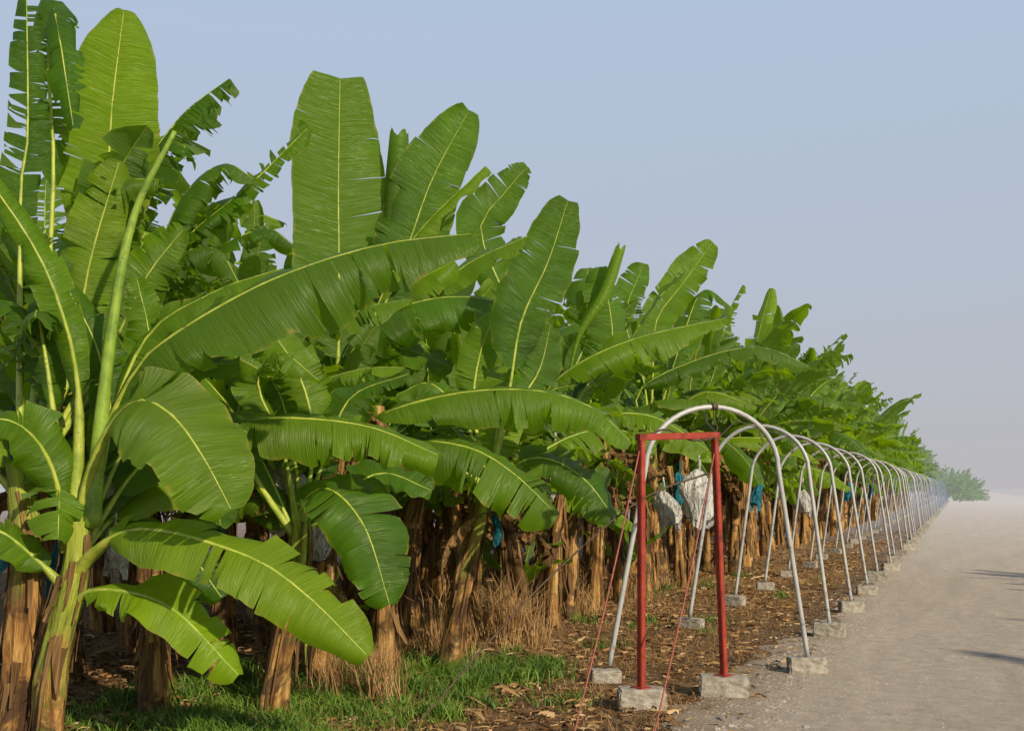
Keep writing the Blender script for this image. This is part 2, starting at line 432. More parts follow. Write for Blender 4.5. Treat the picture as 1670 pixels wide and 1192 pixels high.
# ------------------------------------------------------------------ nearer individually shaped plants
TOCAM = -FWD
F_UP = (UP + TOCAM * .35).normalized()
F_TILT = (UP * .85 + TOCAM * .62 + RIGHT * .1).normalized()
F_CAM = (TOCAM + RIGHT * .35).normalized()
F_MID = (TOCAM * .8 + UP * .8 + RIGHT * .2).normalized()
def hero(bx, by, dist, stem, leaves, label, r0=.12, r1=.08, back=4, seed=1, flakes=28, dead=1, grn=2.55, curl=1.):
    """local sheet: bx/by = foot of the stem on an elevation sheet, unit = metres per sheet unit"""
    rnd = random.Random(seed); unit = dist / 1790.0
    base = FWD * dist + RIGHT * ((bx - 835) * unit)
    e = new_plant(base, label)
    def pt(q):
        f = q[2] if len(q) > 2 else 0
        return RIGHT * ((q[0] - bx) * unit) + UP * ((by - q[1]) * unit) + FWD * f
    sp = [pt(q) for q in stem]
    obj('trunk', trunk_mesh(sp, r0, r1, rnd, flakes, grn=grn, curl=curl), parent=e)
    for lf in leaves:
        a = dict(lf); P = [pt(q) for q in a.pop('p')]; W = a.pop('w') * unit
        a.setdefault('face', F_UP); a.setdefault('cols', 44); a.setdefault('nv', 6)
        mb = MB(); add_leaf(mb, P, W, rnd=rnd, **a)
        obj('leaf', mb.mesh('leaf', LM), parent=e)
    top = sp[-1]
    for i in range(back):
        az = math.atan2(FWD.y, FWD.x) + rnd.uniform(-1.2, 1.3)
        mb = MB(); rand_leaf(mb, top - UP * .2, az, math.radians(rnd.uniform(20, 70)), rnd, rnd.uniform(1.9, 2.5), rnd.uniform(.7, 1.4), cols=22)
        obj('leaf', mb.mesh('leaf', LM), parent=e)
    for i in range(dead):
        mb = MB(); rand_leaf(mb, top - UP * .35, rnd.uniform(0, 6.28), -.2, rnd, rnd.uniform(.7, 1.2), 1.5, dry=True, cols=12, nv=2, fold=1.4, W=.08, tears=12, gap=.02, r0=.012, dvar=.8)
        obj('leaf', mb.mesh('leaf', LM), parent=e, label='withered brown hanging leaf')
    return e
D = dict
hero(75, 1230, 7.0, [(75, 1230), (90, 1080), (120, 940), (128, 850)], [
    D(p=[(125, 900), (145, 790, -.05), (190, 700, -.15), (255, 660, -.35), (320, 685, -.5), (375, 750, -.6), (420, 828, -.65)], w=100, face=F_MID, fold=.35, tears=8, pet=.38, tint=.1, gap=.003, dvar=.3, r0=.05, pw=.45),
    D(p=[(118, 960), (150, 905, -.1), (256, 859, -.3), (431, 897, -.5), (526, 956, -.55), (620, 1046, -.6)], w=78, face=F_MID, fold=.5, tears=9, pet=.2, tint=.7, gap=.003, dvar=.35, r0=.055, pw=.55),
    D(p=[(112, 1010), (155, 960, -.1), (294, 977, -.3), (415, 1083, -.4)], w=60, face=F_MID, fold=.5, tears=9, pet=.15, tint=.95, gap=.006, dvar=.4, r0=.045, jag=.25),
    D(p=[(130, 880), (140, 760, .1), (215, 612, 0), (290, 550, -.1), (450, 468, -.2), (620, 412, -.2), (775, 393, -.2)], w=104, face=F_TILT, fold=.95, tears=14, pet=.25, tint=.4, gap=.003, dvar=.45, r0=.055, ripple=.06, pw=.33, jag=.18),
    D(p=[(150, 860), (160, 740), (185, 520), (220, 350), (285, 215)], w=15, face=F_CAM, spear='shoot', r0=.056, tint=.5),
    D(p=[(120, 880), (128, 640), (100, 480, -.1), (50, 370, -.2), (-20, 270, -.3)], w=36, face=F_CAM, fold=.8, tears=9, pet=.35, tint=.3, gap=.004, r0=.055),
    D(p=[(110, 900), (95, 760, -.1), (50, 690, -.3), (-50, 705, -.5)], w=60, face=F_MID, fold=.5, tears=7, pet=.25, tint=.2, r0=.05),
    D(p=[(115, 900), (60, 640, .2), (20, 500, .2), (-60, 480, .1)], w=60, face=F_UP, fold=1.1, tears=26, pet=.5, tint=.1, gap=.014, r0=.05),
    D(p=[(115, 900), (70, 620, .1), (50, 480, .1), (95, 500, 0)], w=46, face=F_UP, fold=1.2, tears=26, pet=.5, tint=.2, gap=.012, r0=.04, jag=.3),
    D(p=[(125, 860), (200, 560, .3), (330, 470, .2), (450, 428, .2)], w=48, face=F_TILT, fold=.8, tears=9, pet=.35, tint=.3),
    D(p=[(120, 930), (190, 870, .3), (270, 900, .4), (335, 985, .4)], w=50, face=F_MID, fold=.3, tears=4, pet=.2, tint=.0, r0=.045),
    D(p=[(110, 960), (60, 900, -.1), (10, 860, -.2), (-60, 880, -.3)], w=45, face=F_MID, fold=.5, tears=3, pet=.2, tint=.1, r0=.045),
    D(p=[(128, 900), (160, 700, .2), (130, 560, .3), (70, 440, .3)], w=52, face=F_CAM, fold=.7, tears=14, pet=.35, tint=.1),
    D(p=[(128, 900), (200, 760, .3), (300, 680, .4), (380, 700, .4)], w=48, face=F_TILT, fold=.8, tears=14, pet=.3, tint=.1),
    D(p=[(128, 900), (170, 740, .3), (250, 600, .4), (365, 580, .4)], w=56, face=F_MID, fold=.6, tears=16, pet=.3, tint=.0),
    D(p=[(128, 900), (140, 720, .4), (200, 560, .5), (180, 430, .5)], w=56, face=F_CAM, fold=.3, tears=12, pet=.3, tint=.3),
], 'young banana plant with yellow-green stalks and broad arching leaves', .10, .08, 2, 21, dead=0, grn=2.9, curl=.4)
hero(20, 1228, 7.1, [(20, 1228), (35, 1050), (45, 900), (30, 760)], [
    D(p=[(35, 800), (10, 620, .2), (0, 300, .3), (12, 200, .3), (10, -60, .3)], w=38, face=F_CAM, fold=.3, tears=40, pet=.45, tint=0, gap=.009, dvar=.6),
    D(p=[(35, 800), (30, 500, .4), (35, 240, .5), (25, 60, .5), (45, -30, .4), (90, 190, .3)], w=50, face=F_CAM, fold=1.0, tears=34, pet=.5, tint=0, gap=.009, dvar=.6),
    D(p=[(35, 800), (70, 500, .6), (108, 260, .7), (118, 120, .7), (140, -55, .7)], w=92, face=F_CAM, fold=.15, tears=4, pet=.5, tint=.7, gap=.002, dvar=.15, pw=.5),
    D(p=[(35, 800), (90, 400, .8), (150, 250, .8), (230, 130, .8), (322, 58, .8)], w=88, face=F_UP, fold=1.25, tears=50, pet=.5, tint=.0, gap=.014, dvar=.8, jag=.35),
    D(p=[(35, 800), (60, 430, .6), (120, 270, .6), (220, 262, .5)], w=62, face=F_UP, fold=1.1, tears=40, pet=.5, tint=.1, gap=.014, dvar=.7, jag=.3),
    D(p=[(35, 800), (60, 600, .5), (100, 400, .5), (150, 230, .5)], w=60, face=F_CAM, fold=.3, tears=10, pet=.35, tint=.6),
    D(p=[(35, 800), (60, 560, .5), (30, 420, .4), (-40, 330, .3)], w=60, face=F_CAM, fold=.6, tears=20, pet=.4, tint=.3),
    D(p=[(35, 800), (100, 560, .8), (170, 420, .8), (240, 330, .8)], w=62, face=F_CAM, fold=.4, tears=20, pet=.4, tint=.4),
    D(p=[(35, 800), (120, 450, 1.1), (220, 330, 1.1), (330, 240, 1.1)], w=70, face=F_UP, fold=1.2, tears=44, pet=.4, tint=.0, dvar=.8, gap=.014, jag=.3),
    D(p=[(35, 800), (140, 470, 1.2), (250, 310, 1.2), (370, 190, 1.2), (448, 112, 1.2)], w=52, face=F_MID, fold=.7, tears=24, pet=.45, tint=.3, dvar=.6, gap=.007, jag=.2),
    D(p=[(35, 800), (130, 480, 1.3), (250, 350, 1.3), (360, 300, 1.3), (420, 340, 1.2)], w=64, face=F_UP, fold=1.3, tears=40, pet=.4, tint=.1, dvar=.8, gap=.014, jag=.3),
    D(p=[(35, 800), (110, 480, 1.1), (210, 260, 1.1), (290, 190, 1.1), (360, 230, 1.0)], w=60, face=F_UP, fold=1.3, tears=44, pet=.45, tint=.0, dvar=.8, gap=.014, jag=.3),
    D(p=[(35, 800), (110, 520, 1.0), (200, 380, 1.0), (290, 360, .9), (340, 430, .8)], w=58, face=F_UP, fold=1.2, tears=30, pet=.4, tint=.3, dvar=.8, gap=.012, jag=.3),
    D(p=[(35, 800), (110, 380, .9), (150, 200, .9), (210, 150, .9), (260, 210, .8)], w=56, face=F_UP, fold=1.2, tears=36, pet=.45, tint=.1, dvar=.8, gap=.012, jag=.3),
], 'banana plant with tall upright leaf and feathery split leaves', .11, .085, 3, 22, dead=0, curl=.4)
hero(440, 1166, 8.2, [(440, 1166), (460, 1060), (485, 930), (490, 850)], [
    D(p=[(488, 880), (430, 790, -.1), (396, 702, -.2), (476, 686, -.35), (612, 700, -.4), (722, 745, -.4)], w=86, face=F_TILT, fold=.95, tears=14, pet=.28, tint=.35, gap=.003, dvar=.45, pw=.3, r0=.035, ripple=.05, jag=.18),
    D(p=[(488, 880), (500, 815, -.1), (551, 798, -.3), (610, 856, -.5), (650, 971, -.6)], w=76, face=F_MID, fold=.3, tears=10, pet=.16, tint=.05, gap=.003, dvar=.35, r0=.03, pw=.5),
    D(p=[(488, 880), (450, 830), (400, 800, .1), (330, 830, .2), (280, 900, .2)], w=48, face=F_MID, fold=.5, tears=7, pet=.2, tint=.1),
    D(p=[(488, 880), (560, 800, .2), (620, 770, .3), (700, 800, .3)], w=45, face=F_MID, fold=.5, tears=7, pet=.2, tint=.1),
    D(p=[(488, 870), (470, 760, .3), (430, 620, .4), (340, 560, .5)], w=56, face=F_CAM, fold=.5, tears=16, pet=.3, tint=.2),
    D(p=[(488, 870), (500, 720, .3), (470, 600, .4), (400, 500, .5)], w=56, face=F_CAM, fold=.6, tears=18, pet=.3, tint=.3),
    D(p=[(488, 870), (520, 740, .3), (560, 640, .4), (660, 600, .4)], w=50, face=F_TILT, fold=.8, tears=16, pet=.3, tint=.1),
    D(p=[(488, 870), (450, 720, .2), (410, 620, .2), (450, 570, .1), (520, 620, 0)], w=46, face=F_UP, fold=1.1, tears=24, pet=.35, tint=.1, jag=.25),
], 'leaning banana plant with flat drooping leaves above green grass', .10, .075, 3, 23, dead=2, curl=.6)
hero(733, 1096, 10.1, [(733, 1096), (745, 1000), (770, 880), (800, 770)], [
    D(p=[(798, 800), (720, 745, -.2), (696, 722, -.4), (775, 735, -.6), (840, 775, -.7), (905, 837, -.7)], w=74, face=F_TILT, fold=.9, tears=20, pet=.3, tint=.2, gap=.005, dvar=.55, pw=.33, jag=.18),
    D(p=[(798, 800), (850, 752, 0), (900, 750, -.1), (955, 785, -.2), (1003, 850, -.2)], w=58, face=F_MID, fold=.6, tears=14, pet=.25, tint=.05, gap=.005, dvar=.5),
    D(p=[(798, 800), (740, 770, .2), (690, 775, .2), (650, 790, .2), (620, 830, .2)], w=40, face=F_MID, fold=.6, tears=9, pet=.2, tint=0),
    D(p=[(798, 790), (830, 640, .2), (850, 520, .2), (895, 420, .2), (928, 318, .2)], w=56, face=F_CAM, fold=.15, tears=4, pet=.4, tint=.1, pw=.36, gap=.002, dvar=.2),
    D(p=[(798, 790), (700, 740, -.1), (615, 690, -.3), (730, 650, -.4), (860, 643, -.5), (955, 668, -.5), (1020, 724, -.5)], w=70, face=F_TILT, fold=1., tears=14, pet=.33, tint=.35, gap=.003, dvar=.45, pw=.38, jag=.18),
    D(p=[(798, 790), (770, 650, .3), (800, 520, .3), (870, 480, .3)], w=45, face=F_MID, fold=.6, tears=14, pet=.4, tint=.4),
    D(p=[(798, 790), (830, 680, .2), (880, 600, .3), (900, 520, .3)], w=48, face=F_CAM, fold=.6, tears=16, pet=.35, tint=.1),
    D(p=[(798, 790), (760, 690, .2), (700, 620, .3), (640, 640, .3)], w=45, face=F_TILT, fold=.8, tears=18, pet=.35, tint=.2),
], 'banana plant with leaning brown stem and long split leaves', .10, .075, 4, 24, dead=2, curl=.7)
hero(610, 1055, 11.6, [(610, 1055), (595, 900), (565, 760), (550, 670)], [
    D(p=[(550, 700), (552, 600), (553, 430), (552, 300), (555, 112)], w=88, face=F_CAM, fold=.12, tears=3, pet=.2, tint=.55, gap=.002, dvar=.15, pw=.28, r0=.06, ripple=.035, tipcut=.03),
    D(p=[(550, 700), (600, 520, .1), (638, 360, .1), (648, 212, .1)], w=15, face=F_CAM, spear='rolled', r0=.115),
    D(p=[(550, 700), (610, 540), (665, 400), (705, 290), (765, 178)], w=70, face=F_CAM, fold=.35, tears=6, pet=.32, tint=.1, gap=.002, dvar=.3, pw=.36),
    D(p=[(550, 700), (620, 500, -.2), (680, 390, -.2), (792, 278, -.2)], w=30, face=F_UP, fold=.9, tears=4, pet=.4, tint=.6),
    D(p=[(550, 700), (450, 560, .2), (330, 400, .3), (180, 455, .3)], w=44, face=F_UP, fold=.8, tears=14, pet=.3, tint=.0),
    D(p=[(550, 700), (560, 620, -.2), (610, 540, -.4), (700, 500, -.5), (810, 502, -.5), (915, 560, -.5)], w=70, face=F_TILT, fold=1.05, tears=24, pet=.2, tint=.0, gap=.005, dvar=.6, jag=.2),
    D(p=[(550, 700), (480, 600), (440, 560, -.1), (385, 600, -.2)], w=44, face=F_MID, fold=.6, tears=14, pet=.25, tint=.0),
    D(p=[(550, 700), (440, 560, .2), (300, 372, .2), (380, 335, .1), (465, 362, 0)], w=46, face=F_TILT, fold=.8, tears=16, pet=.5, tint=.55, jag=.25),
    D(p=[(550, 700), (590, 620, -.1), (650, 570, -.2), (740, 600, -.2)], w=46, face=F_MID, fold=.6, tears=14, pet=.25, tint=.2),
    D(p=[(550, 700), (540, 600, .2), (500, 480, .3), (470, 400, .3)], w=54, face=F_CAM, fold=.4, tears=12, pet=.3, tint=.3),
    D(p=[(550, 700), (600, 580, .1), (660, 470, .1), (740, 420, .1)], w=50, face=F_MID, fold=.7, tears=16, pet=.3, tint=.5),
    D(p=[(550, 700), (570, 600, .3), (640, 480, .4), (720, 380, .4)], w=52, face=F_CAM, fold=.5, tears=16, pet=.3, tint=.1),
    D(p=[(550, 700), (640, 560, .3), (740, 430, .4), (870, 365, .4)], w=45, face=F_TILT, fold=.7, tears=22, pet=.4, tint=.3),
], 'tall banana plant with huge upright squared-off leaf', .11, .08, 4, 25, dead=2)
hero(925, 1009, 14.2, [(925, 1009), (930, 900), (925, 790), (915, 690)], [
    D(p=[(915, 710), (880, 660, -.2), (930, 605, -.4), (1030, 560, -.5), (1172, 528, -.5)], w=50, face=F_TILT, fold=.95, tears=14, pet=.2, tint=.5, gap=.003, dvar=.45),
    D(p=[(915, 710), (940, 560), (985, 480), (1012, 403)], w=8, face=F_CAM, spear='rolled', r0=.07),
    D(p=[(915, 710), (860, 560), (785, 385), (815, 325), (860, 272)], w=42, face=F_CAM, fold=.3, tears=8, pet=.5, tint=.15),
    D(p=[(915, 710), (950, 640, .1), (1000, 560, .2), (985, 430, .2)], w=50, face=F_CAM, fold=.5, tears=16, pet=.35, tint=.2),
    D(p=[(915, 710), (970, 680, -.1), (1060, 680, -.2), (1150, 735, -.3)], w=44, face=F_TILT, fold=.8, tears=16, pet=.25, tint=.4),
    D(p=[(915, 710), (840, 660), (770, 610, -.1), (700, 640, -.1)], w=44, face=F_TILT, fold=.8, tears=16, pet=.25, tint=.2),
    D(p=[(915, 710), (930, 620, .2), (970, 520, .3), (960, 430, .3)], w=50, face=F_CAM, fold=.4, tears=16, pet=.35, tint=.1),
], 'banana plant with long leaves reaching over the hooped frames', .11, .08, 5, 26, dead=2)
hero(1060, 964, 18.0, [(1060, 964), (1065, 850), (1060, 700)], [
    D(p=[(1060, 720), (1065, 620), (1070, 525), (1112, 465), (1162, 395)], w=40, face=F_CAM, fold=.35, tears=8, pet=.4, tint=.35),
    D(p=[(1060, 720), (1040, 640), (1130, 590, -.2), (1230, 570, -.3), (1312, 600, -.3)], w=34, face=F_TILT, fold=.95, tears=16, pet=.25, tint=.3),
    D(p=[(1060, 720), (1050, 620), (1020, 520), (1050, 430)], w=38, face=F_CAM, fold=.4, tears=24, pet=.35, tint=.1),
    D(p=[(1060, 720), (1090, 680), (1150, 640, -.1), (1230, 665, -.2)], w=34, face=F_TILT, fold=.9, tears=16, pet=.25, tint=.2),
    D(p=[(1060, 720), (1110, 560), (1150, 470, .2), (1200, 500, .2)], w=32, face=F_UP, fold=.8, tears=16, pet=.3, tint=.1),
], 'banana plant with ragged leaves behind the metal hoops', .11, .08, 5, 27, dead=2)

# ------------------------------------------------------------------ plantation rows
rr = random.Random(5); count = 0; stuff_pts = []
HX = [(-5.45, 5.3), (-4.78, 6.9), (-4.36, 9.2), (-5.75, 10.2), (-4.7, 13.3), (-4.7, 17.6)]
for i, (x, y, s) in enumerate([(-6.5, 6.5, .92), (-7.3, 7.5, 1.), (-6.2, 8.3, .85), (-7.9, 9.0, 1.02), (-6.9, 9.9, .9), (-6.1, 11.7, .95), (-5.5, 14.6, .95), (-5.3, 16.2, 1.), (-8.6, 8.4, 1.1), (-7.0, 12.6, 1.),
                               (-5.6, 8.9, .72), (-5.1, 11.4, .75), (-5.3, 12.9, .85), (-6.3, 13.3, .9), (-5.7, 7.5, .75), (-9.4, 10.2, 1.12), (-6.4, 15.2, 1.05), (-8.0, 11.3, 1.05)]):
    place_generic(x, y, (i * 3 + 2) % NG, i * 2.3, s, True)
    HX.append((x, y))
DEADST = []
for k in range(4):
    rnd = random.Random(700 + k); H = rnd.uniform(1.9, 2.5); ln_ = (rnd.uniform(-.3, .3), rnd.uniform(-.3, .3))
    tm = trunk_mesh([Vector((0, 0, 0)), Vector((ln_[0] * .3, ln_[1] * .3, H * .5)), Vector((ln_[0], ln_[1], H))], .095, .065, rnd, 32, 'trunk', grn=1.8)
    ls = []
    for d in range(5):
        mb = MB(); rand_leaf(mb, (ln_[0] * .9, ln_[1] * .9, H - rnd.uniform(0, .4)), rnd.uniform(0, 6.28), math.radians(rnd.uniform(-30, 20)), rnd, rnd.uniform(.7, 1.4), 1.6, dry=True,
                             cols=14, nv=2, fold=1.3, W=rnd.uniform(.05, .13), tears=14, gap=.02, r0=.014, dvar=.9)
        ls.append(mb.mesh('leaf', LM))
    DEADST.append((tm, ls))
for i, (x, y) in enumerate([(-5.6, 6.6), (-5.1, 8.1), (-4.9, 9.0), (-5.2, 9.7), (-4.8, 10.4), (-5.4, 11.0), (-4.9, 12.0), (-4.6, 12.6), (-5.1, 13.8), (-4.7, 14.6), (-4.6, 15.5), (-4.5, 16.6), (-6.0, 9.4), (-6.3, 10.6), (-5.9, 12.4),
                            (-6.2, 7.4), (-4.5, 19.6), (-4.4, 21.6), (-5.5, 18.3), (-4.4, 24.0), (-5.6, 21.0), (-4.4, 27.0), (-5.5, 8.3), (-4.5, 11.4), (-5.6, 15.3), (-4.4, 18.4)]):
    tm, ls = DEADST[i % 4]; e = new_plant((x, y, 0), 'old banana stem wrapped in brown husks and hanging withered leaves'); e.rotation_euler = (0, 0, i * 1.7)
    s = rr.uniform(.85, 1.1); e.scale = (s, s, s)
    obj('trunk', tm, parent=e)
    for m in ls: obj('leaf', m, parent=e)
rows = [(-4.5, 18.9, 150, 1.4), (-6.4, 14.5, 150, 1.4), (-8.1, 12.5, 140, 1.5), (-10.0, 11.0, 80, 1.8), (-12.0, 12.5, 45, 2.0)]
for ri, (x, y0, y1, sp_) in enumerate(rows):
    y = y0
    while y < y1:
        px = x + rr.uniform(-.45, .45); py = y + rr.uniform(-.35, .35)
        grow = 1 + .22 * min(1, max(0, (y - 16) / 16))
        k = rr.randrange(NG); s = rr.uniform(.9, 1.06) * grow; rot = rr.uniform(0, 6.28)
        if all((px - hx) ** 2 + (py - hy) ** 2 > .5 for hx, hy in HX):
            if (ri < 3 and py < 105) or (ri >= 3 and py < 40): place_generic(px, py, k, rot, s, py < 23 and ri < 2); count += 1
            else: stuff_pts.append((px, py, k, rot, s))
        y += rr.uniform(sp_ * .85, sp_ * 1.15) * (1 if y < 45 else 1.4)
print('generic', count, 'stuff', len(stuff_pts))
for i in range(70):
    yy = rr.uniform(138, 172); stuff_pts.append((rr.uniform(-9, 3.0) - (172 - yy) * .06, yy, rr.randrange(NG), rr.uniform(0, 6.28), rr.uniform(.8, 1.05)))
for i in range(9):
    place_generic(8.9 + rr.uniform(-.8, .8), -5 + i * 4.0 + rr.uniform(-.9, .9), i % NG, rr.uniform(0, 6.28), rr.uniform(.8, 1.05), False)
big = MB()
for (x, y, k, rot, s) in stuff_pts:
    b = GEN[k][3]; c, sn = math.cos(rot) * s, math.sin(rot) * s; o = len(big.v)
    zoff = 0 if x < -4.5 else -.24 * (x + 4.5)
    big.v += [(x + vx * c - vy * sn, y + vx * sn + vy * c, vz * s + zoff) for vx, vy, vz in b.v]
    big.uv += b.uv; big.t += b.t; big.m += b.m; big.f += [tuple(i + o for i in f) for f in b.f]
obj('distant_banana_plants', big.mesh('distant_banana_plants', LM), kind='stuff', label='far-off mass of hazy banana foliage beyond the rows', category='banana plants')

for i, (x, y, s) in enumerate([(-4.9, 12.2, 1.), (-5.6, 8.6, .7), (-4.6, 15.6, .9), (-6.0, 13.5, 1.1)]):
    rnd = random.Random(300 + i); e = new_plant((x, y, 0), 'small young banana sucker with narrow green leaves', 'young banana suckers', 'banana_sucker')
    obj('trunk', trunk_mesh([Vector((0, 0, 0)), Vector((.02, 0, .3 * s)), Vector((.03, .02, .6 * s))], .045, .03, rnd, 2, curl=.2), parent=e)
    for j in range(6):
        mb = MB(); rand_leaf(mb, (.03, .02, .5 * s), j * 2.4 + i, math.radians(80 - j * 8), rnd, rnd.uniform(.6, 1.) * s + .2, .7, W=.07, tears=1, r0=.012, cols=12, nv=2)
        obj('leaf', mb.mesh('leaf', LM), parent=e)

# ------------------------------------------------------------------ fruit bags
def bag_mesh(rnd, mat, ln=.95, r=.2):
    mb = MB(); S = 36; n = 22; prev = None
    ph = [rnd.uniform(0, 6.28) for _ in range(6)]
    for i in range(n + 1):
        u = i / n; prof = r * (.16 + .84 * min(1, (u / .38)) ** .7) * (1 + .08 * math.sin(u * 8 + ph[0]))
        sway = .05 * math.sin(u * 4 + ph[4])
        ring = []
        for k in range(S):
            a = 2 * math.pi * k / S
            rr_ = prof * (1 + .20 * math.sin(2 * a + ph[1] + u * 2.5) + .12 * math.sin(5 * a + ph[2] - u * 4) + .07 * math.sin(9 * a + ph[5] + u * 4) + rnd.uniform(-.04, .04))
            z = -u * ln + (rnd.uniform(-.05, .05) + .16 * math.sin(2 * a + ph[3]) if i == n else rnd.uniform(-.007, .007))
            ring.append(mb.add((math.cos(a) * rr_ * 1.1 + sway, math.sin(a) * rr_ * .7, z), (k / S, u)))
        if prev:
            for k in range(S): mb.face((prev[k], prev[(k + 1) % S], ring[(k + 1) % S], ring[k]), 0)
        prev = ring
    tube(mb, [Vector((0, 0, -.02)), Vector((.01, 0, .12)), Vector((.0, .04, .3))], [.03, .022, .02], 0, 6)
    return mb.mesh('fruit_bag', [mat], True)
WB = [bag_mesh(random.Random(400 + i), M_WBAG, .80 + .08 * i, .20) for i in range(3)]
BB = [bag_mesh(random.Random(410 + i), M_BBAG, .75 + .1 * i, .13) for i in range(3)]
def sheetpos(px, py, d): return FWD * d + RIGHT * ((px - 835) * d / 1790) + UP * (1.7 + (795 - py) * d / 1790)
bags = [(470, 752, 8.7, 0, .8), (188, 860, 7.2, 0, .38), (1140, 765, 14.8, 0, .85), (1083, 800, 15.5, 0, .75), (1108, 770, 16.4, 1, .6), (1236, 775, 20, 1, .7), (1308, 795, 26, 0, .9),
        (30, 800, 7.5, 1, .7), (95, 880, 7.35, 1, .5), (162, 765, 7.3, 0, .32), (62, 640, 7.6, 1, .45), (905, 725, 13.6, 0, .7), (515, 850, 9.3, 0, .5),
        (808, 840, 10.6, 1, .35), (350, 800, 9.0, 1, .45), (1385, 785, 34, 1, .8), (1420, 785, 42, 1, .8), (905, 905, 15.3, 1, .6), (20, 690, 7.4, 1, .45)]
for i, (px, py, d, b, s) in enumerate(bags):
    o = obj('fruit_bag', (BB if b else WB)[i % 3], sheetpos(px, py, d), label='crumpled blue plastic bag hanging over a banana bunch' if b else 'crumpled white plastic bag hanging over a banana bunch',
            category='fruit bag', group='plastic bags hung over banana bunches')
    o.rotation_euler = (R.uniform(-.12, .12), R.uniform(-.12, .12), R.uniform(-.4, .8))
    o.scale = (s, s, .85 * s)

# ------------------------------------------------------------------ hooped frames, blocks, cables
def block_mesh(rnd, lx=.36, ly=.2, h=.18):
    import bmesh
    bm = bmesh.new(); bmesh.ops.create_cube(bm, size=1)
    for v in bm.verts: v.co = Vector((v.co.x * lx, v.co.y * ly, (v.co.z + .5) * h))
    bmesh.ops.bevel(bm, geom=bm.edges[:], offset=.012, segments=2, affect='EDGES')
    bmesh.ops.subdivide_edges(bm, edges=[e for e in bm.edges if e.calc_length() > .08], cuts=4, use_grid_fill=True)
    for v in bm.verts:
        v.co += Vector((rnd.uniform(-1, 1), rnd.uniform(-1, 1), rnd.uniform(-1, 1))) * .004
        c = abs(v.co.x) / lx + abs(v.co.y) / ly + abs(v.co.z - h / 2) / h
        if c > 1.35 and rnd.random() < .5: v.co *= .965
    me = bpy.data.meshes.new('concrete_block'); bm.to_mesh(me); bm.free(); me.materials.append(M_CONC); return me
BL = [block_mesh(random.Random(500 + i)) for i in range(4)]
def block(x, y, rot=0, s=1, i=0, grp='concrete blocks under the hoop feet', z=-.01):
    o = obj('concrete_block', BL[i % 4], (x, y, z), label='rough grey concrete footing block on dirt verge', category='concrete block', group=grp)
    o.rotation_euler = (R.uniform(-.03, .03), R.uniform(-.03, .03), rot); o.scale = (s, s, s * R.uniform(.85, 1.05)); return o
def hoop_mesh(half=.8, shoulder=.56, H=2.27):
    pts = [Vector((-half, 0, 0)), Vector((-half + (half - shoulder) * .5, 0, .85)), Vector((-shoulder, 0, 1.7))]
    for a in range(1, 12):
        t = math.pi - math.pi * a / 12
        pts.append(Vector((math.cos(t) * shoulder, 0, 1.7 + math.sin(t) * (H - 1.7))))
    pts += [Vector((shoulder, 0, 1.7)), Vector((half - (half - shoulder) * .5, 0, .85)), Vector((half, 0, 0))]
    P, _ = catmull(pts, 64); mb = MB(); tube(mb, P, [.0225] * len(P), 0, 12); return mb.mesh('hoop', [M_GALV])
def hanger_mesh(H=2.27):
    mb = MB(); tube(mb, [Vector((0, 0, H + .04)), Vector((0, 0, H - .12)), Vector((.04, 0, H - .18)), Vector((.02, 0, H - .23)), Vector((-.02, 0, H - .2))], [.008] * 5, 0, 6)
    tube(mb, [Vector((-.03, 0, H)), Vector((.03, 0, H))], [.028, .028], 0, 8)
    return mb.mesh('hanger', [M_CABLE])
HM = hoop_mesh(); HM1 = hoop_mesh(.98, .66, 2.27); HG = hanger_mesh()
def arch(x0, y0, x1, y1, z=.15, hm=HM):
    cx, cy = (x0 + x1) / 2, (y0 + y1) / 2
    e = obj('hoop_frame', None, (cx, cy, z), label='galvanised steel hoop standing on concrete blocks beside the road', category='metal hoop', group='row of galvanised steel hoops')
    e.rotation_euler = (R.uniform(-.02, .02), R.uniform(-.015, .015), math.atan2(y1 - y0, x1 - x0))
    obj('hoop', hm, parent=e); obj('hanger', HG, parent=e)
arch(-2.81, 9.14, -1.30, 10.37, hm=HM1)
block(-1.30, 10.37, .35, .95, 0); block(-2.85, 9.14, .5, .72, 1, z=.01)
for i in range(50):
    y = 12.96 + 2.68 * i; j = R.uniform(-.05, .05)
    arch(-2.95 + j, y + R.uniform(-.1, .1), -1.35 + j, y)
    block(-1.35 + j, y, R.uniform(-.1, .45), R.uniform(.85, 1.05), i)
    block(-2.95 + j, y, R.uniform(-.3, .3), R.uniform(.75, .85), i + 1, z=.015)
def cable(name, pts, r, mat, label, n=24, sides=6, **kw):
    P, _ = catmull([Vector(p) for p in pts], n); mb = MB(); tube(mb, P, [r] * len(P), 0, sides)
    return obj(name, mb.mesh(name, [mat]), label=label, category='cable', **kw)
cable('overhead_cable', [(-1.95, 9.2, 2.05), (-2.06, 9.76, 2.36), (-2.14, 13, 2.385), (-2.15, 30, 2.385), (-2.15, 144, 2.385)], .006, M_CABLE, 'long thin steel cable running along the tops of the hoops', 60)
fr = obj('cable_support_frame', None, (0, 0, 0), label='rusty red painted steel goalpost frame on concrete blocks', category='metal frame')
A = Vector((-2.27, 8.20, .17)); B = Vector((-1.79, 8.99, .17)); At = Vector((-2.27, 8.20, 2.06)); Bt = Vector((-1.86, 8.96, 2.1))
